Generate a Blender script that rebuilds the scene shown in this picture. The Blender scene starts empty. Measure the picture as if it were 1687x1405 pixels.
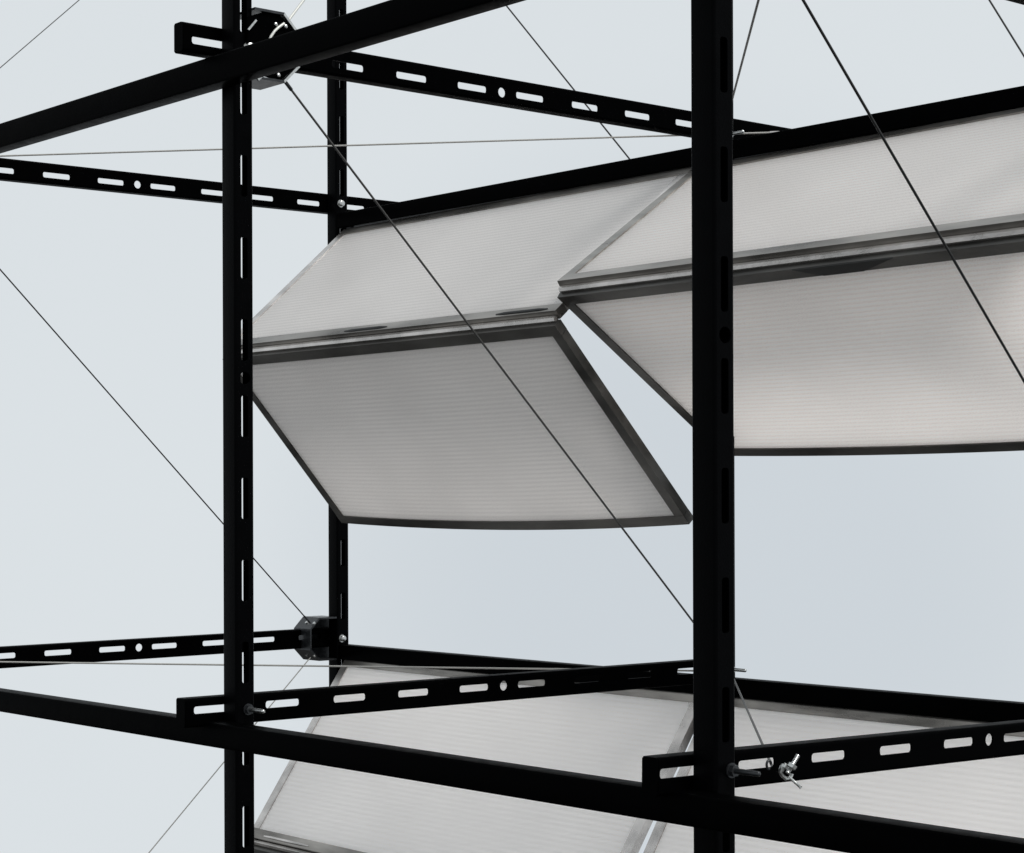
import bpy, bmesh, math, random
from mathutils import Vector, Matrix
random.seed(7)
sc = bpy.context.scene
C = sc.collection
R = math.radians
# world axes: x runs along the slotted rails (right and away), y along the plain beams (left and away)
H = 1.9                                   # eye height above the ground
ALPHA = 0.86726
# ------------------------------------------------------------------ camera
cd = bpy.data.cameras.new('camera')
cam = bpy.data.objects.new('camera', cd); C.objects.link(cam)
cd.sensor_width = 36.0; cd.sensor_fit = 'HORIZONTAL'
cd.lens = 3291.65 / 1687 * 36
cd.shift_y = (825.49 - 702.5) / 1687
cd.clip_start = 0.05; cd.clip_end = 500
cam.matrix_world = (Matrix.Translation((0, 0, H)) @ Matrix.Rotation(ALPHA - math.pi/2, 4, 'Z')
                    @ Matrix.Rotation(math.pi/2, 4, 'X') @ Matrix.Rotation(-0.00316, 4, 'Z'))
sc.camera = cam
# ------------------------------------------------------------------ sky and sun (bright overcast)
SUN = Vector((0.20, -0.60, 0.77)).normalized()
w = bpy.data.worlds.new('World'); sc.world = w; w.use_nodes = True
nt = w.node_tree; N = nt.nodes; L = nt.links; N.clear()
def nd(t, **k):
    n = N.new(t)
    for a, v in k.items(): setattr(n, a, v)
    return n
out = nd('ShaderNodeOutputWorld'); tc = nd('ShaderNodeTexCoord')
sep = nd('ShaderNodeSeparateXYZ'); L.new(tc.outputs['Generated'], sep.inputs[0])
ab = nd('ShaderNodeMath', operation='ABSOLUTE'); L.new(sep.outputs['Z'], ab.inputs[0])
ad = nd('ShaderNodeMath', operation='ADD'); L.new(ab.outputs[0], ad.inputs[0]); ad.inputs[1].default_value = 0.25
cmb = nd('ShaderNodeCombineXYZ'); L.new(sep.outputs['X'], cmb.inputs['X']); L.new(sep.outputs['Y'], cmb.inputs['Y']); L.new(ad.outputs[0], cmb.inputs['Z'])
sky = nd('ShaderNodeTexSky', sky_type='NISHITA'); sky.sun_disc = False
sky.sun_elevation = math.asin(SUN.z); sky.sun_rotation = math.atan2(SUN.x, SUN.y)
sky.air_density = 1.0; sky.dust_density = 3.0; sky.ozone_density = 1.0
L.new(cmb.outputs[0], sky.inputs['Vector'])
b1 = nd('ShaderNodeBackground'); b1.inputs['Strength'].default_value = 0.08; L.new(sky.outputs[0], b1.inputs['Color'])
# thin overcast: a pale cloud sheet, a touch greyer in one broad patch of cloud
dv = (math.cos(ALPHA) + 0.10*math.sin(ALPHA), math.sin(ALPHA) - 0.10*math.cos(ALPHA), -0.035)
dot = nd('ShaderNodeVectorMath', operation='DOT_PRODUCT'); L.new(tc.outputs['Generated'], dot.inputs[0])
dot.inputs[1].default_value = Vector(dv).normalized()
mr = nd('ShaderNodeMapRange', interpolation_type='SMOOTHSTEP'); L.new(dot.outputs['Value'], mr.inputs['Value'])
mr.inputs['From Min'].default_value = math.cos(R(15)); mr.inputs['From Max'].default_value = math.cos(R(2.5))
ns = nd('ShaderNodeTexNoise'); ns.inputs['Scale'].default_value = 5; ns.inputs['Detail'].default_value = 2
L.new(tc.outputs['Generated'], ns.inputs['Vector'])
ma = nd('ShaderNodeMath', operation='MULTIPLY_ADD'); L.new(ns.outputs['Fac'], ma.inputs[0]); ma.inputs[1].default_value = 0.25; ma.inputs[2].default_value = -0.125
sm = nd('ShaderNodeMath', operation='ADD', use_clamp=True); L.new(mr.outputs[0], sm.inputs[0]); L.new(ma.outputs[0], sm.inputs[1])
mx = nd('ShaderNodeMix', data_type='RGBA'); L.new(sm.outputs[0], mx.inputs['Factor'])
mx.inputs['A'].default_value = (0.745, 0.790, 0.815, 1); mx.inputs['B'].default_value = (0.640, 0.690, 0.730, 1)
b2 = nd('ShaderNodeBackground'); L.new(mx.outputs['Result'], b2.inputs['Color']); b2.inputs['Strength'].default_value = 1.0
ms = nd('ShaderNodeMixShader'); ms.inputs['Fac'].default_value = 0.94
L.new(b1.outputs[0], ms.inputs[1]); L.new(b2.outputs[0], ms.inputs[2]); L.new(ms.outputs[0], out.inputs['Surface'])
ld = bpy.data.lights.new('sun', 'SUN'); ld.energy = 2.4; ld.angle = R(22); ld.color = (1, 0.98, 0.95)
sun = bpy.data.objects.new('sun', ld); C.objects.link(sun); sun.location = (2, 0, 8)
sun.rotation_euler = (-SUN).to_track_quat('-Z', 'Y').to_euler()
sc.view_settings.view_transform = 'Standard'; sc.view_settings.look = 'None'
sc.view_settings.exposure = 0; sc.view_settings.gamma = 1
sc.cycles.max_bounces = 10; sc.cycles.transmission_bounces = 8

# ------------------------------------------------------------------ materials
def mat(name, col, rough=0.5, metal=0.0, spec=0.5, mottle=0.0, mscale=40, bump=0.0, bscale=200, dark=None, streak=None):
    m = bpy.data.materials.new(name); m.use_nodes = True
    t = m.node_tree; p = t.nodes['Principled BSDF']
    p.inputs['Base Color'].default_value = (*col, 1); p.inputs['Roughness'].default_value = rough
    p.inputs['Metallic'].default_value = metal; p.inputs['Specular IOR Level'].default_value = spec
    tcn = t.nodes.new('ShaderNodeTexCoord')
    if mottle:
        n = t.nodes.new('ShaderNodeTexNoise'); n.inputs['Scale'].default_value = mscale; n.inputs['Detail'].default_value = 5
        if streak:
            mp = t.nodes.new('ShaderNodeMapping'); mp.inputs['Scale'].default_value = streak
            t.links.new(tcn.outputs['Object'], mp.inputs['Vector']); t.links.new(mp.outputs[0], n.inputs['Vector'])
        else: t.links.new(tcn.outputs['Object'], n.inputs['Vector'])
        r = t.nodes.new('ShaderNodeMapRange'); t.links.new(n.outputs['Fac'], r.inputs['Value'])
        r.inputs['From Min'].default_value = 0.3; r.inputs['From Max'].default_value = 0.7
        mxx = t.nodes.new('ShaderNodeMix'); mxx.data_type = 'RGBA'
        t.links.new(r.outputs[0], mxx.inputs['Factor'])
        d = dark or tuple(c*(1-mottle) for c in col)
        mxx.inputs['A'].default_value = (*d, 1); mxx.inputs['B'].default_value = (*col, 1)
        t.links.new(mxx.outputs['Result'], p.inputs['Base Color'])
        r2 = t.nodes.new('ShaderNodeMapRange'); t.links.new(n.outputs['Fac'], r2.inputs['Value'])
        r2.inputs['To Min'].default_value = max(0.05, rough-0.12); r2.inputs['To Max'].default_value = min(1, rough+0.12)
        t.links.new(r2.outputs[0], p.inputs['Roughness'])
    if bump:
        n2 = t.nodes.new('ShaderNodeTexNoise'); n2.inputs['Scale'].default_value = bscale; n2.inputs['Detail'].default_value = 3
        t.links.new(tcn.outputs['Object'], n2.inputs['Vector'])
        bp = t.nodes.new('ShaderNodeBump'); bp.inputs['Strength'].default_value = bump; bp.inputs['Distance'].default_value = 0.0006
        t.links.new(n2.outputs['Fac'], bp.inputs['Height']); t.links.new(bp.outputs[0], p.inputs['Normal'])
    return m
M = {}
M['black'] = mat('black powder coat', (0.0007, 0.00075, 0.0009), 0.38, 0, 0.005, 0.3, 60, 0.25, 500)
M['alu_mid'] = mat('dull aluminium', (0.42, 0.395, 0.365), 0.30, 0.85, 0.5, 0.72, 9, 0.3, 160, streak=(3, 0.7, 3))
M['alu_dark'] = mat('dark aluminium edging', (0.14, 0.134, 0.124), 0.32, 0.6, 0.5, 0.75, 9, 0.3, 160, streak=(2, 0.6, 2))  # darker tone for the lower leaves' rails and stiles
M['alu'] = mat('weathered aluminium', (0.80, 0.76, 0.73), 0.28, 0.85, 0.5, 0.5, 16, 0.3, 160, streak=(2, 1, 1))
M['zinc'] = mat('zinc plated steel', (0.62, 0.63, 0.62), 0.28, 1.0, 0.5, 0.3, 300)
M['dark_zinc'] = mat('dark bracket steel', (0.045, 0.048, 0.052), 0.35, 0.6, 0.5, 0.5, 120, 0.2, 400)
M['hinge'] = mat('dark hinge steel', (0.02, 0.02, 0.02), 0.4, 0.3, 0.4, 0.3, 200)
M['added_ground'] = mat('grey asphalt', (0.075, 0.073, 0.070), 0.9, 0, 0.3, 0.4, 3, 0.4, 60)
M['black_gloss'] = mat('black post enamel', (0.0010, 0.0011, 0.0014), 0.36, 0, 0.016, 0.3, 60, 0.35, 500)
def rope_mat(name, c1, c2, metal, rough):
    m = bpy.data.materials.new(name); m.use_nodes = True
    t = m.node_tree; p = t.nodes['Principled BSDF']; p.inputs['Metallic'].default_value = metal; p.inputs['Roughness'].default_value = rough
    u = t.nodes.new('ShaderNodeUVMap'); wv = t.nodes.new('ShaderNodeTexWave'); wv.inputs['Scale'].default_value = 60
    wv.bands_direction = 'DIAGONAL'
    t.links.new(u.outputs[0], wv.inputs['Vector'])
    x = t.nodes.new('ShaderNodeMix'); x.data_type = 'RGBA'; t.links.new(wv.outputs['Fac'], x.inputs['Factor'])
    x.inputs['A'].default_value = (*c1, 1); x.inputs['B'].default_value = (*c2, 1)
    t.links.new(x.outputs['Result'], p.inputs['Base Color'])
    return m
M['rope'] = rope_mat('galvanised wire rope', (0.26, 0.25, 0.23), (0.66, 0.64, 0.60), 0.5, 0.5)
M['rope_sunlit'] = rope_mat('sunlit galvanised wire rope', (0.5, 0.5, 0.47), (0.85, 0.85, 0.8), 0.2, 0.4)  # sunlight on the rope put into its colour
M['rope_dark'] = rope_mat('dark wire rope', (0.006, 0.006, 0.006), (0.02, 0.02, 0.02), 0.3, 0.5)
M['rope_grey'] = rope_mat('grey wire rope', (0.03, 0.03, 0.03), (0.085, 0.082, 0.078), 0.3, 0.5)
def sheet_mat(name, T, v0):
    m = bpy.data.materials.new(name); m.use_nodes = True
    t = m.node_tree; nn = t.nodes; ll = t.links; nn.clear()
    o = nn.new('ShaderNodeOutputMaterial'); u = nn.new('ShaderNodeUVMap')
    s = nn.new('ShaderNodeSeparateXYZ'); ll.new(u.outputs[0], s.inputs[0])
    # ribs every 8 mm: uv.y is metres up the slope
    f = nn.new('ShaderNodeMath'); f.operation = 'MULTIPLY'; ll.new(s.outputs['Y'], f.inputs[0]); f.inputs[1].default_value = 2*math.pi/0.0085
    sn = nn.new('ShaderNodeMath'); sn.operation = 'SINE'; ll.new(f.outputs[0], sn.inputs[0])
    # rib strength wanders over the sheet, as light through the flutes does
    n = nn.new('ShaderNodeTexNoise'); n.inputs['Scale'].default_value = 9; n.inputs['Detail'].default_value = 3; ll.new(u.outputs[0], n.inputs['Vector'])
    g = nn.new('ShaderNodeTexNoise'); g.inputs['Scale'].default_value = 520; g.inputs['Detail'].default_value = 1; ll.new(u.outputs[0], g.inputs['Vector'])
    big = nn.new('ShaderNodeTexNoise'); big.inputs['Scale'].default_value = 4.5; big.inputs['Detail'].default_value = 2; ll.new(u.outputs[0], big.inputs['Vector'])
    st = nn.new('ShaderNodeMath'); st.operation = 'MULTIPLY'; ll.new(sn.outputs[0], st.inputs[0]); ll.new(n.outputs['Fac'], st.inputs[1])
    def madd(src, mul, add):
        k = nn.new('ShaderNodeMath'); k.operation = 'MULTIPLY_ADD'; ll.new(src, k.inputs[0]); k.inputs[1].default_value = mul
        if isinstance(add, float): k.inputs[2].default_value = add
        else: ll.new(add, k.inputs[2])
        return k.outputs[0]
    v = madd(st.outputs[0], 0.10, v0)
    v = madd(g.outputs['Fac'], 0.42, v)
    v = madd(big.outputs['Fac'], 0.12, v)
    col = nn.new('ShaderNodeCombineColor')
    for ch, k in (('Red', 1.0), ('Green', 0.972), ('Blue', 0.952)):
        c = nn.new('ShaderNodeMath'); c.operation = 'MULTIPLY'; ll.new(v, c.inputs[0]); c.inputs[1].default_value = k; ll.new(c.outputs[0], col.inputs[ch])
    bp = nn.new('ShaderNodeBump'); bp.inputs['Strength'].default_value = 0.12; bp.inputs['Distance'].default_value = 0.0006; ll.new(sn.outputs[0], bp.inputs['Height'])
    d = nn.new('ShaderNodeBsdfDiffuse'); tr = nn.new('ShaderNodeBsdfTranslucent')
    for q in (d, tr): ll.new(col.outputs[0], q.inputs['Color']); ll.new(bp.outputs[0], q.inputs['Normal'])
    a = nn.new('ShaderNodeMixShader'); a.inputs[0].default_value = T; ll.new(d.outputs[0], a.inputs[1]); ll.new(tr.outputs[0], a.inputs[2])
    gl = nn.new('ShaderNodeBsdfGlossy'); gl.inputs['Roughness'].default_value = 0.32; ll.new(bp.outputs[0], gl.inputs['Normal'])
    fr = nn.new('ShaderNodeFresnel'); fr.inputs['IOR'].default_value = 1.4
    fm = nn.new('ShaderNodeMath'); fm.operation = 'MULTIPLY'; ll.new(fr.outputs[0], fm.inputs[0]); fm.inputs[1].default_value = 0.6
    b = nn.new('ShaderNodeMixShader'); ll.new(fm.outputs[0], b.inputs[0]); ll.new(a.outputs[0], b.inputs[1]); ll.new(gl.outputs[0], b.inputs[2])
    ll.new(b.outputs[0], o.inputs['Surface'])
    return m
M['sheet'] = sheet_mat('twin wall polycarbonate, weathered', 0.62, 0.645)  # three tones of one sheet: each panel's lighting put into colour and translucency
M['sheet_lit'] = sheet_mat('twin wall polycarbonate, clean', 0.76, 0.735)
M['sheet_lit_low'] = sheet_mat('twin wall polycarbonate, milky', 0.42, 0.83)

# ------------------------------------------------------------------ helpers
def obj(name, me, m, parent=None, loc=(0, 0, 0)):
    if isinstance(me, bmesh.types.BMesh):
        bm = me; bmesh.ops.recalc_face_normals(bm, faces=bm.faces)
        me = bpy.data.meshes.new(name); bm.to_mesh(me); bm.free()
        me.materials.append(M[m])
    o = bpy.data.objects.new(name, me); C.objects.link(o); o.location = loc
    if parent: o.parent = parent
    return o
def tag(o, label, cat, group=None):
    o['label'] = label; o['category'] = cat
    if group: o['group'] = group
    return o
def empty(name, loc):
    o = bpy.data.objects.new(name, None); C.objects.link(o); o.location = loc; o.empty_display_size = 0.05
    return o
def smooth(o, deg=35):
    for p in o.data.polygons: p.use_smooth = True
    o.data.set_sharp_from_angle(angle=R(deg))
    return o
def box(bm, lo, hi):
    x0, y0, z0 = lo; x1, y1, z1 = hi
    v = [bm.verts.new(p) for p in ((x0,y0,z0),(x1,y0,z0),(x1,y1,z0),(x0,y1,z0),(x0,y0,z1),(x1,y0,z1),(x1,y1,z1),(x0,y1,z1))]
    for f in ((3,2,1,0),(4,5,6,7),(0,1,5,4),(1,2,6,5),(2,3,7,6),(3,0,4,7)): bm.faces.new([v[i] for i in f])
def tube(bm, pts, r, n=8, cap=True):
    """round bar through pts with a uv running along it"""
    uvl = bm.loops.layers.uv.verify()
    pts = [Vector(p) for p in pts]; rings = []; dist = [0]
    for i in range(1, len(pts)): dist.append(dist[-1] + (pts[i]-pts[i-1]).length)
    up = None
    for i, p in enumerate(pts):
        t = (pts[min(i+1, len(pts)-1)] - pts[max(i-1, 0)]).normalized()
        if up is None: up = t.orthogonal().normalized()
        up = (up - t*up.dot(t)).normalized(); s = t.cross(up)
        rr = r[i] if isinstance(r, (list, tuple)) else r
        rings.append([bm.verts.new(p + (up*math.cos(k*2*math.pi/n) + s*math.sin(k*2*math.pi/n))*rr) for k in range(n)])
    for i in range(len(rings)-1):
        for k in range(n):
            k2 = (k+1) % n
            f = bm.faces.new((rings[i][k], rings[i][k2], rings[i+1][k2], rings[i+1][k]))
            for lp, (uu, vv) in zip(f.loops, ((dist[i], k/n), (dist[i], (k+1)/n), (dist[i+1], (k+1)/n), (dist[i+1], k/n))):
                lp[uvl].uv = (uu*10, vv*0.06)
    if cap: bm.faces.new(rings[0][::-1]); bm.faces.new(rings[-1])
def prism(bm, poly, axis, lo, hi):
    """poly of 2d points extruded along an axis ('x','y','z') from lo to hi"""
    def P(p, h):
        return {'x': (h, p[0], p[1]), 'y': (p[0], h, p[1]), 'z': (p[0], p[1], h)}[axis]
    a = [bm.verts.new(P(p, lo)) for p in poly]; b = [bm.verts.new(P(p, hi)) for p in poly]; n = len(poly)
    bm.faces.new(a[::-1]); bm.faces.new(b)
    for i in range(n): bm.faces.new((a[i], a[(i+1) % n], b[(i+1) % n], b[i]))
def hexa(r, rot=0): return [(r*math.cos(R(60*i+rot)), r*math.sin(R(60*i+rot))) for i in range(6)]
def ring_pts(hw, hh, cw0, cw1, ch0, ch1, rad, n=32):
    """hole outline (rounded slot hw x hh about 0,0) and the matching cell outline"""
    angs = sorted(set([i*2*math.pi/n for i in range(n)]))
    ins, outs = [], []
    # sample the rounded slot by arc, then push every sample out to the cell border
    rad = min(rad, hh, hw); pts = []
    for cx, cy, a0 in ((hw-rad, hh-rad, 0), (-hw+rad, hh-rad, 90), (-hw+rad, -hh+rad, 180), (hw-rad, -hh+rad, 270)):
        for k in range(5):
            a = R(a0 + k*22.5); pts.append((cx + rad*math.cos(a), cy + rad*math.sin(a)))
    corners = ((cw1, ch1), (cw0, ch1), (cw0, ch0), (cw1, ch0))
    for q in range(4):
        arc = pts[q*5:q*5+5]; c = corners[q]
        for k, p in enumerate(arc):
            if k == 2: o = c
            elif (k < 2) == (q % 2 == 0): o = (c[0], p[1])
            else: o = (p[0], c[1])
            ins.append(p); outs.append(o)
    return ins, outs
def slotted_web(bm, x0, x1, z0, z1, y0, y1, holes, to3):
    """flat bar x0..x1 by z0..z1, y0..y1 thick, with real slots; holes = (cx, half length, half height, radius, cz)"""
    holes = sorted(holes); cuts = [x0]
    for a, b in zip(holes, holes[1:]): cuts.append(((a[0]+a[1]) + (b[0]-b[1]))/2)
    cuts.append(x1)
    for (cx, hw, hh, rad, cz), c0, c1 in zip(holes, cuts, cuts[1:]):
        ins, outs = ring_pts(hw, hh, c0-cx, c1-cx, z0-cz, z1-cz, rad)
        lay = []
        for y in (y0, y1):
            lay.append(([bm.verts.new(to3(cx+p[0], y, cz+p[1])) for p in ins], [bm.verts.new(to3(cx+p[0], y, cz+p[1])) for p in outs]))
        n = len(ins)
        for i in range(n):
            j = (i+1) % n
            bm.faces.new((lay[0][0][i], lay[0][0][j], lay[0][1][j], lay[0][1][i]))
            bm.faces.new((lay[1][0][j], lay[1][0][i], lay[1][1][i], lay[1][1][j]))
            bm.faces.new((lay[0][0][j], lay[0][0][i], lay[1][0][i], lay[1][0][j]))
            oi, oj = outs[i], outs[j]
            onx0 = abs(oi[0]+cx-x0) < 1e-7 and abs(oj[0]+cx-x0) < 1e-7
            onx1 = abs(oi[0]+cx-x1) < 1e-7 and abs(oj[0]+cx-x1) < 1e-7
            onz = (abs(oi[1]+cz-z0) < 1e-7 and abs(oj[1]+cz-z0) < 1e-7) or (abs(oi[1]+cz-z1) < 1e-7 and abs(oj[1]+cz-z1) < 1e-7)
            if onx0 or onx1 or onz:
                bm.faces.new((lay[0][1][i], lay[0][1][j], lay[1][1][j], lay[1][1][i]))
    bmesh.ops.remove_doubles(bm, verts=bm.verts, dist=1e-6)

# ------------------------------------------------------------------ main positions (metres; z relative to the eye, H added)
A1, AP = 1.2834, 2.1081                  # front and back plane of posts
B0, B1, B3 = 2.9732, 2.0139, 1.2368      # the three rows of posts
WA, WB = 0.0258, 0.0295                  # post section
TOP, BOT = 1.50, -H

# ------------------------------------------------------------------ ground patch added out of view to darken the panel undersides
bm = bmesh.new(); rnd = random.Random(3)
n = 60; pts = []
fx, fy = math.cos(ALPHA), math.sin(ALPHA)
for i in range(n):
    a = i*2*math.pi/n; r = 6.6 + rnd.uniform(-0.2, 0.2)
    pts.append((fx*2.2 + r*math.cos(a), fy*2.2 + r*math.sin(a)))
prism(bm, pts, 'z', -0.15, 0.0)
g = obj('added_ground', bm, 'added_ground'); g['kind'] = 'structure'

# ------------------------------------------------------------------ the steel frame
frame = tag(empty('steel_frame', (1.70, 2.1, 0)), 'tall black steel frame of slotted posts and rails holding the grey panels', 'frame')
FO = Vector((1.70, 2.1, 0))
def part(name, bm, m, loc, parent=None, label=None):
    o = obj(name, bm, m, parent or frame, Vector(loc) - (FO if parent is None else Vector((0, 0, 0))))
    if label: o['label'] = label
    return o
# post: lipped channel, solid to the left, slotted face to the right, lip gap at the back
def post_mesh():
    bm = bmesh.new(); z0, z1 = 0, H + TOP
    hx, hy, t, r = WA/2, WB/2, 0.0022, 0.0032
    hz = H + 0.146
    holes = [(hz, 0.0075, 0.0075, 0.0075, 0.0005)]
    k = 0
    while True:
        c = hz - 0.0205 - 0.0245 - 0.0967*k
        if c - 0.03 < 0.02: break
        holes.append((c, 0.0245, 0.0046, 0.003, 0)); k += 1
    k = 0
    while True:
        c = hz + 0.0205 + 0.0245 + 0.0967*k
        if c + 0.03 > z1 - 0.02: break
        holes.append((c, 0.0245, 0.0046, 0.003, 0)); k += 1
    # slotted face at -y, between the rounded corners
    slotted_web(bm, z0, z1, -hx + r, hx - r, -hy, -hy + t, holes, lambda u, y, v: (v, y, u))
    # the rest of the section as one bent strip (outer then inner line)
    def arc(cx, cy, rad, a0, a1, n=5): return [(cx + rad*math.cos(R(a0+(a1-a0)*i/n)), cy + rad*math.sin(R(a0+(a1-a0)*i/n))) for i in range(n+1)]
    # left side: from the slotted face round the corner, -x wall, +y wall, back lip
    outer = arc(-hx+r, -hy+r, r, 270, 180) + arc(-hx+r, hy-r, r, 180, 90) + [(hx-0.001, hy)]
    inner = arc(-hx+r, -hy+r, r-t, 270, 180) + arc(-hx+r, hy-r, r-t, 180, 90) + [(hx-0.001, hy-t)]
    def strip(o_, i_): prism2(bm, o_, i_, z0, z1)
    strip(outer, inner)
    lip = hy - 0.0095                                  # the +x wall stops short: a gap runs up the back
    o2 = arc(hx-r, -hy+r, r, 270, 360) + [(hx, -hy + 0.0212)]
    i2 = arc(hx-r, -hy+r, r-t, 270, 360) + [(hx-t, -hy + 0.0212)]
    strip(o2, i2)
    return bm
def prism2(bm, o_, i_, z0, z1):
    for a, b in zip(range(len(o_)-1), range(1, len(o_))):
        vs = {}
        for nme, p in (('oa', o_[a]), ('ob', o_[b]), ('ia', i_[a]), ('ib', i_[b])):
            vs[nme] = (bm.verts.new((*p, z0)), bm.verts.new((*p, z1)))
        bm.faces.new((vs['oa'][0], vs['ob'][0], vs['ob'][1], vs['oa'][1]))
        bm.faces.new((vs['ib'][0], vs['ia'][0], vs['ia'][1], vs['ib'][1]))
        bm.faces.new((vs['oa'][1], vs['ob'][1], vs['ib'][1], vs['ia'][1]))
        bm.faces.new((vs['ob'][0], vs['oa'][0], vs['ia'][0], vs['ib'][0]))
        if a == 0: bm.faces.new((vs['oa'][0], vs['oa'][1], vs['ia'][1], vs['ia'][0]))
        if b == len(o_)-1: bm.faces.new((vs['ob'][1], vs['ob'][0], vs['ib'][0], vs['ib'][1]))
    bmesh.ops.remove_doubles(bm, verts=bm.verts, dist=1e-6)
posts = {}
pm = None
for key, x, y, lab in (('P3', A1, B3, 'nearest post, thickest in view, its slotted edge turned right'), ('P1', A1, B1, 'left front post with pale slits of light in its slots'),
                  ('P2', AP, B0, 'thin back post left of the folding panels'), ('P4', AP, B1, None), ('P0', A1, B0, None), ('P5', AP, B3, None)):
    if pm is None:
        o = part('post', post_mesh(), 'black_gloss', (x, y, 0), label=lab); smooth(o, 40); pm = o.data
    else:
        o = obj('post', pm, 'black', frame, Vector((x, y, 0)) - FO)
        if lab: o['label'] = lab
    o.scale.x = 1; posts[key] = o
# slotted rails: channel with its slotted web against the posts
XR0, XR1 = 1.2205, 2.202
def rail_mesh(xend, up, nslot, cut):
    bm = bmesh.new(); h = 0.0345/2; t = 0.0022; d = 0.0195; r = 0.0035
    off = -0.003*up
    holes = [(1.2558 + 0.1*k - XR0, 0.0245, 0.0044, 0.003, off) for k in range(nslot) if 1.2558 + 0.1*k + 0.03 < xend]
    holes.append((1.7066 - XR0, 0.0066, 0.0066, 0.0066, off))
    Lr = xend - XR0
    slotted_web(bm, cut, Lr, -h+r, h-r, 0, t, holes, lambda u, y, v: (u, y, v))
    def arc(cx, cy, rad, a0, a1, n=4): return [(cx + rad*math.cos(R(a0+(a1-a0)*i/n)), cy + rad*math.sin(R(a0+(a1-a0)*i/n))) for i in range(n+1)]
    for s in (1, -1):
        o_ = [(p[0], p[1]*s) for p in arc(r, h-r, r, 180, 90)] + [(d, h*s)]
        i_ = [(p[0], p[1]*s) for p in arc(r, h-r, r-t, 180, 90)] + [(d, (h-t)*s)]
        tmp = bmesh.new(); prism2(tmp, o_, i_, cut, Lr)
        off_ = len(bm.verts)
        vm = {v: bm.verts.new((v.co.z, v.co.x, v.co.y)) for v in tmp.verts}
        for f in tmp.faces: bm.faces.new([vm[v] for v in f.verts])
        tmp.free()
    # closed end caps with rounded lower and upper corners
    cap = [(0.0004, h-r)] + [(r + 0.0004 - r*math.cos(R(a)), h-r + r*math.sin(R(a))) for a in (30, 60, 90)]
    cap += [(d-0.002, h), (d, h-0.002)]
    cap = cap + [(p[0], -p[1]) for p in cap[::-1]]
    prism(bm, cap, 'x', cut-0.0016, cut-0.0001); prism(bm, cap, 'x', Lr+0.0001, Lr+0.0016)
    return bm
YR = WB/2 + 0.0006                        # web sits on the far face of the post
def rail(y, z, slope, xend, up, label=None, nslot=10, cut=0):
    o = part('slotted_rail', rail_mesh(xend, up, nslot, cut), 'black', (XR0, y + YR, H + z + slope*(XR0 - A1)), label=label)
    smooth(o, 40); o.rotation_euler = (0, -math.atan(slope), 0)
    return o
rA1 = rail(B1, 0.5455, 0.0, 2.31, 1, 'upper slotted rail crossing the top of the picture between the two front posts', 9)
rA2 = rail(B0, 0.5385, 0.006, 2.30, 1, 'upper left slotted rail sloping gently down to the thin back post')
rA3 = rail(B1, -0.2475, -0.001, AP + 0.014, -1, 'lower slotted rail with its cut end sticking out left of the left front post')
rA4 = rail(B0, -0.2510, 0.005, AP + 0.014, -1, 'lower left slotted rail running into the cable bracket')
rA5 = rail(B3, -0.2435, -0.016, XR1, -1, 'lower right slotted rail carrying the wire rope clamp', cut=0.0092)
rA6 = rail(B3, 0.545, 0.0, XR1, 1)
# plain beams: square tube
def beam(x, y0, y1, z, slope, h, d=0.026, label=None):
    bm = bmesh.new(); r = 0.003
    sec = []
    for cx, cz, a0 in ((d/2-r, h/2-r, 0), (-d/2+r, h/2-r, 90), (-d/2+r, -h/2+r, 180), (d/2-r, -h/2+r, 270)):
        for k in range(4): sec.append((cx + r*math.cos(R(a0+30*k)), cz + r*math.sin(R(a0+30*k))))
    prism(bm, sec, 'y', y0 - y0, y1 - y0)
    o = part('beam', bm, 'black', (x, y0, H + z + slope*(y0 - B1)), label=label); smooth(o, 30)
    o.rotation_euler = (math.atan(slope), 0, 0)
    return o
XF = A1 - WA/2 - 0.0135
beam(XF, B3 - 0.62, B0 + 0.07, 0.5050, 0.003, 0.0335, label='upper front beam rising to the right across the left front post')
beam(XF, B3 - 0.62, B0 + 0.07, -0.2728, -0.003, 0.0288, label='lower front beam falling to the right, long and plain')
for y0, y1, lb in ((B1 + WB/2 + 0.0005, B0 - WB/2 - 0.0005, 'left'), (B3 + WB/2 + 0.0005, B1 - WB/2 - 0.0005, 'right')):
    beam(AP, y0, y1, 0.5044, 0.0037, 0.0274, 0.0235, 'upper back beam above the %s pair of folding panel leaves' % lb)
    beam(AP, y0, y1, -0.2696, -0.0023, 0.0272, 0.0235, 'lower back beam above the %s lower panel' % lb)

# bolts through post and slotted rail
def bolt_rod(x, y, z, length, rod=0.0026, head=False, label=None, rm='zinc'):
    """washer + nut on the slotted face of the post; threaded end towards -y"""
    bm = bmesh.new()
    tube(bm, [(0, 0, 0), (0, -0.0016, 0)], 0.0068, 16)
    q = part('bolt', bm, 'dark_zinc' if not head else 'zinc', (x, y, H + z), label=label)
    b2_ = bmesh.new(); prism(b2_, hexa(0.0055), 'y', -0.0058, -0.0016); obj('nut', b2_, 'dark_zinc' if not head else 'zinc', q)
    b3_ = bmesh.new()
    if length > 0.008:
        p = [(0, -0.0055, 0)]; rr = [rod]
        k = 0
        while 0.0055 + k*0.0006 < length - 0.002:
            p.append((0, -0.0055 - k*0.0006 - 0.0003, 0)); rr.append(rod*(1.0 if k % 2 else 0.86)); k += 1
        p += [(0, -length + 0.001, 0), (0, -length, 0)]; rr += [rod*0.95, rod*0.7]
        tube(b3_, p, rr, 10); smooth(obj('threaded_rod', b3_, rm, q), 60)
    else:
        tube(b3_, [(0, -0.0055, 0), (0, -0.0070, 0), (0, -0.0074, 0)], [0.0054, 0.0053, 0.0048], 16); smooth(obj('cap', b3_, 'zinc', q), 50)
    return q
YF = -WB/2 - 0.0003
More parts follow.
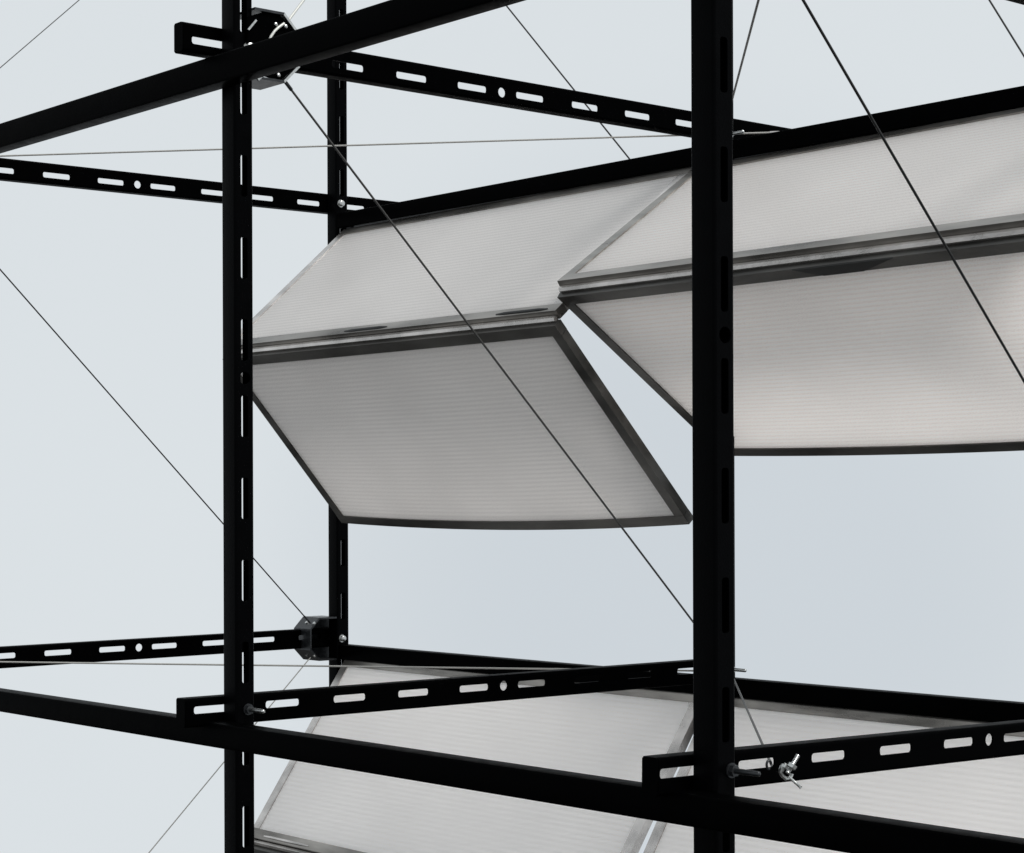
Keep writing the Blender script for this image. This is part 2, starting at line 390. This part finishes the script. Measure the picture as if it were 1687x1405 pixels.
bolt_rod(A1 + 0.003, B1 + YF, -0.2445, 0.034, label='bolt with long bright thread on the left front post')
bolt_rod(A1 + 0.006, B3 + YF, -0.2385, 0.034, label='dark bolt with long thread on the nearest post', rm='dark_zinc')
bolt_rod(AP - 0.004, B0 + YF, 0.5395, 0.004, head=True)
bolt_rod(AP - 0.004, B0 + YF, -0.2475, 0.004, head=True)
bolt_rod(AP, B1 + YF, 0.5290, 0.030, head=True)
bolt_rod(AP, B1 + YF, -0.2440, 0.031, head=True)
# octagonal cable brackets, hugging post and rail
def bracket(x, y, z, s, m, plate, label=None):
    """s = +1: bevels point to +x.  origin at the middle of the octagon"""
    W, Hh, c = (0.034, 0.042, 0.022) if plate else (0.031, 0.039, 0.020)
    outl = [(-0.030, -Hh), (W-c, -Hh), (W, -Hh+c), (W, Hh-c), (W-c, Hh), (-0.030, Hh)]
    outl = [(p[0]*s, p[1]) for p in outl]
    t = 0.003
    bm = bmesh.new()
    inn = [(-0.030, -Hh+t), (W-c-t*0.4, -Hh+t), (W-t, -Hh+c+t*0.4), (W-t, Hh-c-t*0.4), (W-c-t*0.4, Hh-t), (-0.030, Hh-t)]
    inn = [(p[0]*s, p[1]) for p in inn]
    y0, y1 = (-0.024, 0.030) if plate else (-0.0135, 0.038)
    prism(bm, [outl[2], outl[3], inn[3], inn[2]], 'y', y0, y1)
    q = part('cable_bracket', bm, 'dark_zinc', (x, y, H + z), label=label)
    for i in (1, 3):
        b_ = bmesh.new(); prism(b_, [outl[i], outl[i+1], inn[i+1], inn[i]], 'y', y0, y1 - 0.0004); obj('flange', b_, m, q)
    for i in (0, 4):
        b_ = bmesh.new(); prism(b_, [outl[i], outl[i+1], inn[i+1], inn[i]], 'y', y0, y1 - 0.0008); obj('flange', b_, 'dark_zinc', q)
    if plate:
        b_ = bmesh.new()
        pl = [(-0.038*s, -Hh+0.008), ((W-c-0.004)*s, -Hh+t), ((W-t)*s, -Hh+c), ((W-t)*s, Hh-c), ((W-c-0.004)*s, Hh-t), (-0.016*s, Hh-t), (-0.038*s, Hh-0.012)]
        prism(b_, pl, 'y', y0 + 0.004, y0 + 0.0065); obj('plate', b_, 'black', q)
    else:
        b_ = bmesh.new(); prism(b_, [(p[0]*0.97 - s*(0.022 if k in (0, 5) else 0), p[1]*0.97) for k, p in enumerate(outl)], 'y', y1 - 0.006, y1 - 0.003); obj('plate', b_, m, q)
    # screw heads on the bevels
    for sz in (1, -1):
        mid = Vector(((W - c/2)*s, 0, sz*(Hh - c/2))); nrm = Vector((s, 0, sz)).normalized()
        for yy in (-0.012, 0.012):
            b_ = bmesh.new(); p0 = mid + Vector((0, yy, 0)); tube(b_, [p0 - nrm*0.0005, p0 + nrm*0.0018], 0.0028, 8); obj('screw', b_, 'zinc', q)
    return q
bk1 = bracket(1.324, B1 + 0.001, 0.5415, 1, 'zinc', True, 'bright edged cable bracket at the upper end of the left front post')
bk2 = bracket(2.068, B0 + 0.001, -0.2470, -1, 'dark_zinc', False, 'dark cable bracket at the foot of the thin back post')

# ------------------------------------------------------------------ folding panels
def lerp(a, b, t): return a + (b - a)*t
def leaf(parent, org, TL, TR, BL, BR, tag_label, sag, fw, th=0.010, rm='alu_mid', sm='alu', shm='sheet'):
    """one framed leaf between four corners; sheet is the leaf, rails and stiles are its pieces"""
    TL, TR, BL, BR = (Vector(p) - org for p in (TL, TR, BL, BR))
    n = (TR - TL).cross(BL - TL).normalized()
    if n.dot(Vector((-1, -1, 0))) < 0: n = -n                       # outward = towards the eye
    Wd = ((TR-TL).length + (BR-BL).length)/2; Ln = ((BL-TL).length + (BR-TR).length)/2
    dn = ((BL-TL) + (BR-TR)).normalized()
    def P(s, t): return lerp(lerp(TL, TR, s), lerp(BL, BR, s), t) + dn*sag*4*s*(1-s)*t
    def patch(name, s0, s1, t0, t1, lo, hi, m, ns, nt_, par, lab=None, off=0):
        b_ = bmesh.new(); uv = b_.loops.layers.uv.verify(); g_ = {}
        for k, h in ((0, lo), (1, hi)):
            for i in range(ns+1):
                for j in range(nt_+1):
                    g_[k, i, j] = b_.verts.new(P(lerp(s0, s1, i/ns), lerp(t0, t1, j/nt_)) + n*h)
        fs = []
        for i in range(ns):
            for j in range(nt_):
                for k in (0, 1): fs.append([(k, i, j), (k, i+1, j), (k, i+1, j+1), (k, i, j+1)])
        for i in range(ns):
            for j in (0, nt_): fs.append([(0, i, j), (0, i+1, j), (1, i+1, j), (1, i, j)])
        for j in range(nt_):
            for i in (0, ns): fs.append([(0, i, j), (0, i, j+1), (1, i, j+1), (1, i, j)])
        for f in fs:
            F = b_.faces.new([g_[q] for q in f])
            for lp, q in zip(F.loops, f): lp[uv].uv = (lerp(s0, s1, q[1]/ns)*Wd + off, lerp(t0, t1, q[2]/nt_)*Ln + off*0.37)
        o = obj(name, b_, m, par)
        for p in o.data.polygons: p.use_smooth = False
        if lab: o['label'] = lab
        return o
    es, et = 0.003/Wd, 0.003/Ln
    off = rnd.uniform(0, 3)
    sh = patch('leaf', es, 1-es, et, 1-et, -th/2, th/2, shm, 14, 10, parent, tag_label, off)
    ft, fb, fl, fr = (f for f in fw)
    e = 0.0022
    patch('rail', 0, 1, 0, ft/Ln, -th/2-e, th/2+e, rm, 14, 1, sh)
    patch('rail', 0, 1, 1-fb/Ln, 1, -th/2-e, th/2+e, rm, 14, 1, sh)
    g0 = 0.0004
    patch('stile', 0, fl/Wd, (ft+g0)/Ln, 1-(fb+g0)/Ln, -th/2-e+0.0003, th/2+e-0.0003, sm, 1, 8, sh)
    patch('stile', 1-fr/Wd, 1, (ft+g0)/Ln, 1-(fb+g0)/Ln, -th/2-e+0.0003, th/2+e-0.0003, sm, 1, 8, sh)
    return sh, P, n
def bifold(label, TL, TR, FL, FR, BL, BR, sag, hinges, group='folding panels hung in the frame', fold_gap=0.011, stile='alu', sheet='sheet_lit', plates=(), lab=('upper leaf sloping out', 'lower leaf folded back under')):
    org = Vector((AP, TL[1], H + TL[2]))
    root = tag(empty('folding_panel', org), label, 'panel', group)
    up = lambda p: Vector((p[0], p[1], H + p[2]))
    TL, TR, FL, FR, BL, BR = map(up, (TL, TR, FL, FR, BL, BR))
    dz = Vector((0, 0, fold_gap/2))
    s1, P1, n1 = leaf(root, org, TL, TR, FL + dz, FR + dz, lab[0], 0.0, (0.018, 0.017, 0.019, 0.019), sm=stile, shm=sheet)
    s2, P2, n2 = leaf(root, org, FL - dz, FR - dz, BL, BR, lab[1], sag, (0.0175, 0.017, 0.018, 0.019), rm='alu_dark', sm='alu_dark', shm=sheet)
    for h0, h1, hr, hm in hinges:                                      # flat hinges along the fold; the zinc bar is added for a glint
        b_ = bmesh.new(); u = (P1(h0, 1) - P1(h0, 0)).normalized()
        dp = n1*0.0068 - u*0.006 if hm != 'zinc' else n1*0.0035 - Vector((0, 0, 0.008))
        tube(b_, [P1(lerp(h0, h1, k/6), 1) + dp for k in range(7)], [hr*0.5] + [hr]*5 + [hr*0.5], 8)
        smooth(obj('hinge', b_, hm, root))
    for h0, h1 in plates:                                              # black plate added for the dark shadow on the lower leaf's top rail
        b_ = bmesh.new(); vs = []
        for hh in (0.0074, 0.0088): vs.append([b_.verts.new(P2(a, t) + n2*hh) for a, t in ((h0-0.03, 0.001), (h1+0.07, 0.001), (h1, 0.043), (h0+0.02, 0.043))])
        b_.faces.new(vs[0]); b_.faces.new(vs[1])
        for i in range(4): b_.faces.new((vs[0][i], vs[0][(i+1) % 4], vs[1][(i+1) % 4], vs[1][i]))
        obj('shadow_plate', b_, 'hinge', root)
    # fold knuckle strip closing the gap
    b_ = bmesh.new(); tube(b_, [P1(0.004 + 0.992*k/14, 1) - Vector((0, 0, 0.0055)) for k in range(15)], 0.0046, 6)
    smooth(obj('fold_strip', b_, 'alu', root))
    # pin brackets under the beam
    for s in (0.015, 0.985):
        b_ = bmesh.new(); p = P1(s, 0)
        box(b_, p + Vector((-0.004, -0.006, -0.004)), p + Vector((0.004, 0.006, 0.012))); obj('top_pivot', b_, 'hinge', root)
    return root
bifold('upper left folding panel with grey translucent leaves, hung beside the thin back post',
       (2.108, 2.9462, 0.4865), (2.108, 2.062, 0.4865), (1.842, 2.9310, 0.2550), (1.842, 2.0720, 0.2531),
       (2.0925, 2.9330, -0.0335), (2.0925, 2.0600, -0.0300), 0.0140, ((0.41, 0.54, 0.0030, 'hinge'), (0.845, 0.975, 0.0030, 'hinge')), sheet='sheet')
bifold('upper right folding panel of grey translucent leaves folded tighter, partly behind the nearest post',
       (2.106, 2.0610, 0.4835), (2.106, 1.262, 0.4865), (1.838, 2.0640, 0.2925), (1.838, 1.2880, 0.2930),
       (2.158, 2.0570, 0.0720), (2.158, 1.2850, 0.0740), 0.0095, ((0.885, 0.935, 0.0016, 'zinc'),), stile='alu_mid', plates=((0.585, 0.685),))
dl = 0.26
bifold('lower left folding panel with finely ribbed leaf, behind the long lower front beam',
       (2.108, 2.9414, -0.2840), (2.108, 2.0440, -0.2840), (1.898, 2.9414, -0.5890), (1.898, 2.0427, -0.5890),
       (2.150, 2.9350, -0.852), (2.150, 2.0440, -0.852), 0.008, ((0.05, 0.20, 0.0026, 'alu'), (0.80, 0.95, 0.0026, 'alu')), sheet='sheet_lit_low')
bifold('lower right folding panel seen below and behind the rail with the wire rope clamp',
       (2.108, 2.0300, -0.2840), (2.108, 1.2620, -0.2840), (1.898, 2.0150, -0.5890), (1.898, 1.2620, -0.5890),
       (2.150, 2.0100, -0.852), (2.150, 1.2620, -0.852), 0.008, ((0.05, 0.20, 0.0026, 'alu'), (0.80, 0.95, 0.0026, 'alu')), sheet='sheet_lit_low')

# ------------------------------------------------------------------ wire ropes (x, y, z from the eye)
GR = 'bracing wires strung in the frame'
def rope(label, p, q, r=0.0014, m='rope', ends=(1, 1), sagk=0.0):
    p = Vector((p[0], p[1], p[2]+H)); q = Vector((q[0], q[1], q[2]+H)); d = q - p; n = 24
    bm = bmesh.new()
    tube(bm, [d*(k/n) + Vector((0, 0, -sagk*4*(k/n)*(1-k/n))) for k in range(n+1)], r, 8)
    o = obj('wire_rope', bm, m, None, p); smooth(o, 60)
    tag(o, label, 'wire', GR)
    u = d.normalized()
    for e, base, s in ((ends[0], Vector((0, 0, 0)), 1), (ends[1], d, -1)):
        if e:
            b_ = bmesh.new(); tube(b_, [base + u*s*0.004, base + u*s*0.005, base + u*s*0.018, base + u*s*0.019], [r*1.2, r*1.5, r*1.5, r*1.2], 10)
            smooth(obj('ferrule', b_, 'dark_zinc' if m != 'rope' else 'alu', o), 50)
    return o
rope('grey wire rope falling from the bright edged bracket across the upper left panel', (1.3442, B1-0.005, 0.5097), (2.090, B1-0.005, -0.2195), 0.0015, 'rope_grey')
rope('short bright wire rope rising to the right from the top of the bright edged bracket', (1.3440, B1-0.006, 0.5690), (2.03, B1-0.006, 1.432), 0.0017, 'rope_sunlit', (0, 0))
rope('thin dark wire rope falling across the left sky to the dark bracket', (1.352, B0-0.005, 0.4655), (2.043, B0-0.005, -0.218), 0.0012, 'rope_dark')
rope('thin pale wire rope leading down and left from under the dark bracket', (2.043, B0-0.005, -0.279), (1.36, B0-0.005, -0.924), 0.0010, 'rope', (0, 0))
rope('faint thin wire rope in the top left corner of the picture', (1.36, B0-0.005, 0.616), (2.04, B0-0.005, 1.250), 0.0008, 'rope_grey', (0, 0))
rope('thick black wire rope falling steeply in front of the upper right panel', (1.345, B3-0.005, 0.5160), (2.043, B3-0.005, -0.1810), 0.0014, 'rope_dark')
rope('nearly level twisted wire rope across the sky under the upper slotted rail', (1.292, B0-0.03, 0.5310), (2.1640, 1.9440, 0.5310), 0.00135, 'rope', (1, 1))
rope('nearly level twisted wire rope just below the lower left slotted rail', (1.292, B0+0.130, -0.2520), (2.1050, 2.0250, -0.2480), 0.00135, 'rope', (1, 1))
rope('short wire rope rising steeply out of the picture just right of the nearest post', (2.020, 1.9170, 0.5310), (1.3950, 1.2600, 0.5310), 0.0014, 'rope_grey')
clampw = rope('short grey wire rope running down behind the nearest post into the rope clamp', (2.085, 1.9730, -0.2500), (1.3800, 1.2545, -0.2480), 0.0014, 'rope_grey', (0, 0))
rope('thin black wire rope coming down behind the upper slotted rail onto the back beam', (AP+0.02, 2.945, 1.2430), (AP+0.02, 2.03, 0.3300), 0.0013, 'rope_dark', (0, 0))
rope('black wire rope crossing the top right corner of the picture', (AP+0.02, 2.0, 1.3220), (AP+0.02, 1.26, 0.1820), 0.0013, 'rope_dark', (0, 0))
b_ = bmesh.new()                          # rope end bent over the plate of the bright edged bracket
def near(x, z, y=-0.0235): return Vector((x, y, z))
tube(b_, [near(0.0115, 0.029), near(0.004, 0.0235), near(-0.002, 0.018), near(-0.0075, 0.0105), near(-0.0105, 0.002), near(-0.0115, -0.004)], 0.0017, 8)
smooth(obj('rope_end', b_, 'rope_sunlit', bk1), 60)
for x_, z_ in ((0.0005, 0.0265), (0.0145, 0.0262), (0.004, -0.0335)):
    b_ = bmesh.new(); tube(b_, [near(x_, z_, -0.0200), near(x_, z_, -0.0232), near(x_, z_, -0.0240)], [0.0024, 0.0024, 0.0012], 10); smooth(obj('rivet', b_, 'zinc', bk1), 50)
for tri in (((-0.0327, -0.0385), (-0.0175, -0.0365), (-0.0270, -0.0450)), ((-0.0425, 0.0135), (-0.0400, 0.0125), (-0.0290, 0.0255), (-0.0310, 0.0268))):
    b_ = bmesh.new(); prism(b_, tri, 'y', -0.0275, -0.0250); obj('tab', b_, 'zinc', bk1)
bolt_rod(A1 + 0.006, B1 + YF, 0.5360, 0.004, head=True)
# wire rope clamp on the lower right rail
def P3(x, y, z): return Vector((x, y, H + z))
cl = tag(empty('rope_clamp', P3(1.3720, 1.2400, -0.2450)), 'bright steel rope clamp with stud and frayed tail on the lower right slotted rail', 'clamp')
cl.scale = (0.86, 0.86, 0.86)
def cp(name, bm, m='zinc'): return smooth(obj(name, bm, m, cl), 45)
ax = Vector((0.012, -0.004, 0.018)).normalized()                 # the stud leans up and to the right
s_ = ax.cross(Vector((0, 1, 0))).normalized(); f_ = s_.cross(ax)
def stud(c, l0, l1, r):
    b_ = bmesh.new(); n = 26
    tube(b_, [c + ax*lerp(l0, l1, k/n) for k in range(n+1)], [r*(1.0 if k % 2 else 0.85) for k in range(n+1)], 10); return b_
def nut(c, h, r):
    b_ = bmesh.new(); vs = []
    for hh in (0, h): vs.append([b_.verts.new(c + ax*hh + s_*q[0] + f_*q[1]) for q in hexa(r)])
    b_.faces.new(vs[0][::-1]); b_.faces.new(vs[1])
    for i in range(6): b_.faces.new((vs[0][i], vs[0][(i+1) % 6], vs[1][(i+1) % 6], vs[1][i]))
    return b_
c0 = Vector((0.003, -0.012, -0.002))
cp('stud', stud(c0, -0.004, 0.019, 0.0026)); cp('nut', nut(c0 + ax*0.003, 0.0042, 0.0056))
c1 = c0 + s_*0.0090 - ax*0.003
cp('stud', stud(c1, -0.004, 0.006, 0.0022)); cp('nut', nut(c1 + ax*0.001, 0.003, 0.0042))
b_ = bmesh.new()                                                  # saddle: a bent strap under both nuts
pts = [c0 - s_*0.006 - ax*0.001, c0 - s_*0.007 - ax*0.006, c0 - s_*0.002 - ax*0.0095, c0 + s_*0.005 - ax*0.0095, c0 + s_*0.011 - ax*0.008, c0 + s_*0.0125 - ax*0.002]
tube(b_, pts, 0.0021, 8); cp('saddle', b_)
b_ = bmesh.new()                                                  # rope tail: three twisted strands
t0 = c0 - ax*0.006 - s_*0.004; t1 = t0 + Vector((0.0085, -0.010, -0.0115)); d = (t1 - t0); q1 = d.orthogonal().normalized(); q2 = d.normalized().cross(q1)
for k in range(5):
    tube(b_, [t0 + d*(i/14) + (q1*math.cos(i*0.55 + k*1.2566) + q2*math.sin(i*0.55 + k*1.2566))*0.0010*(1 + (0.5 if i == 14 else 0)) for i in range(15)], 0.00062, 6)
cp('rope_tail', b_)
b_ = bmesh.new()                                                  # hook eye through the slot
tube(b_, [Vector((-0.020 + 0.0035*math.cos(R(a)), -0.004, 0.005 + 0.0045*math.sin(R(a)))) for a in range(0, 300, 20)], 0.0014, 8); cp('eye_hook', b_, 'dark_zinc')
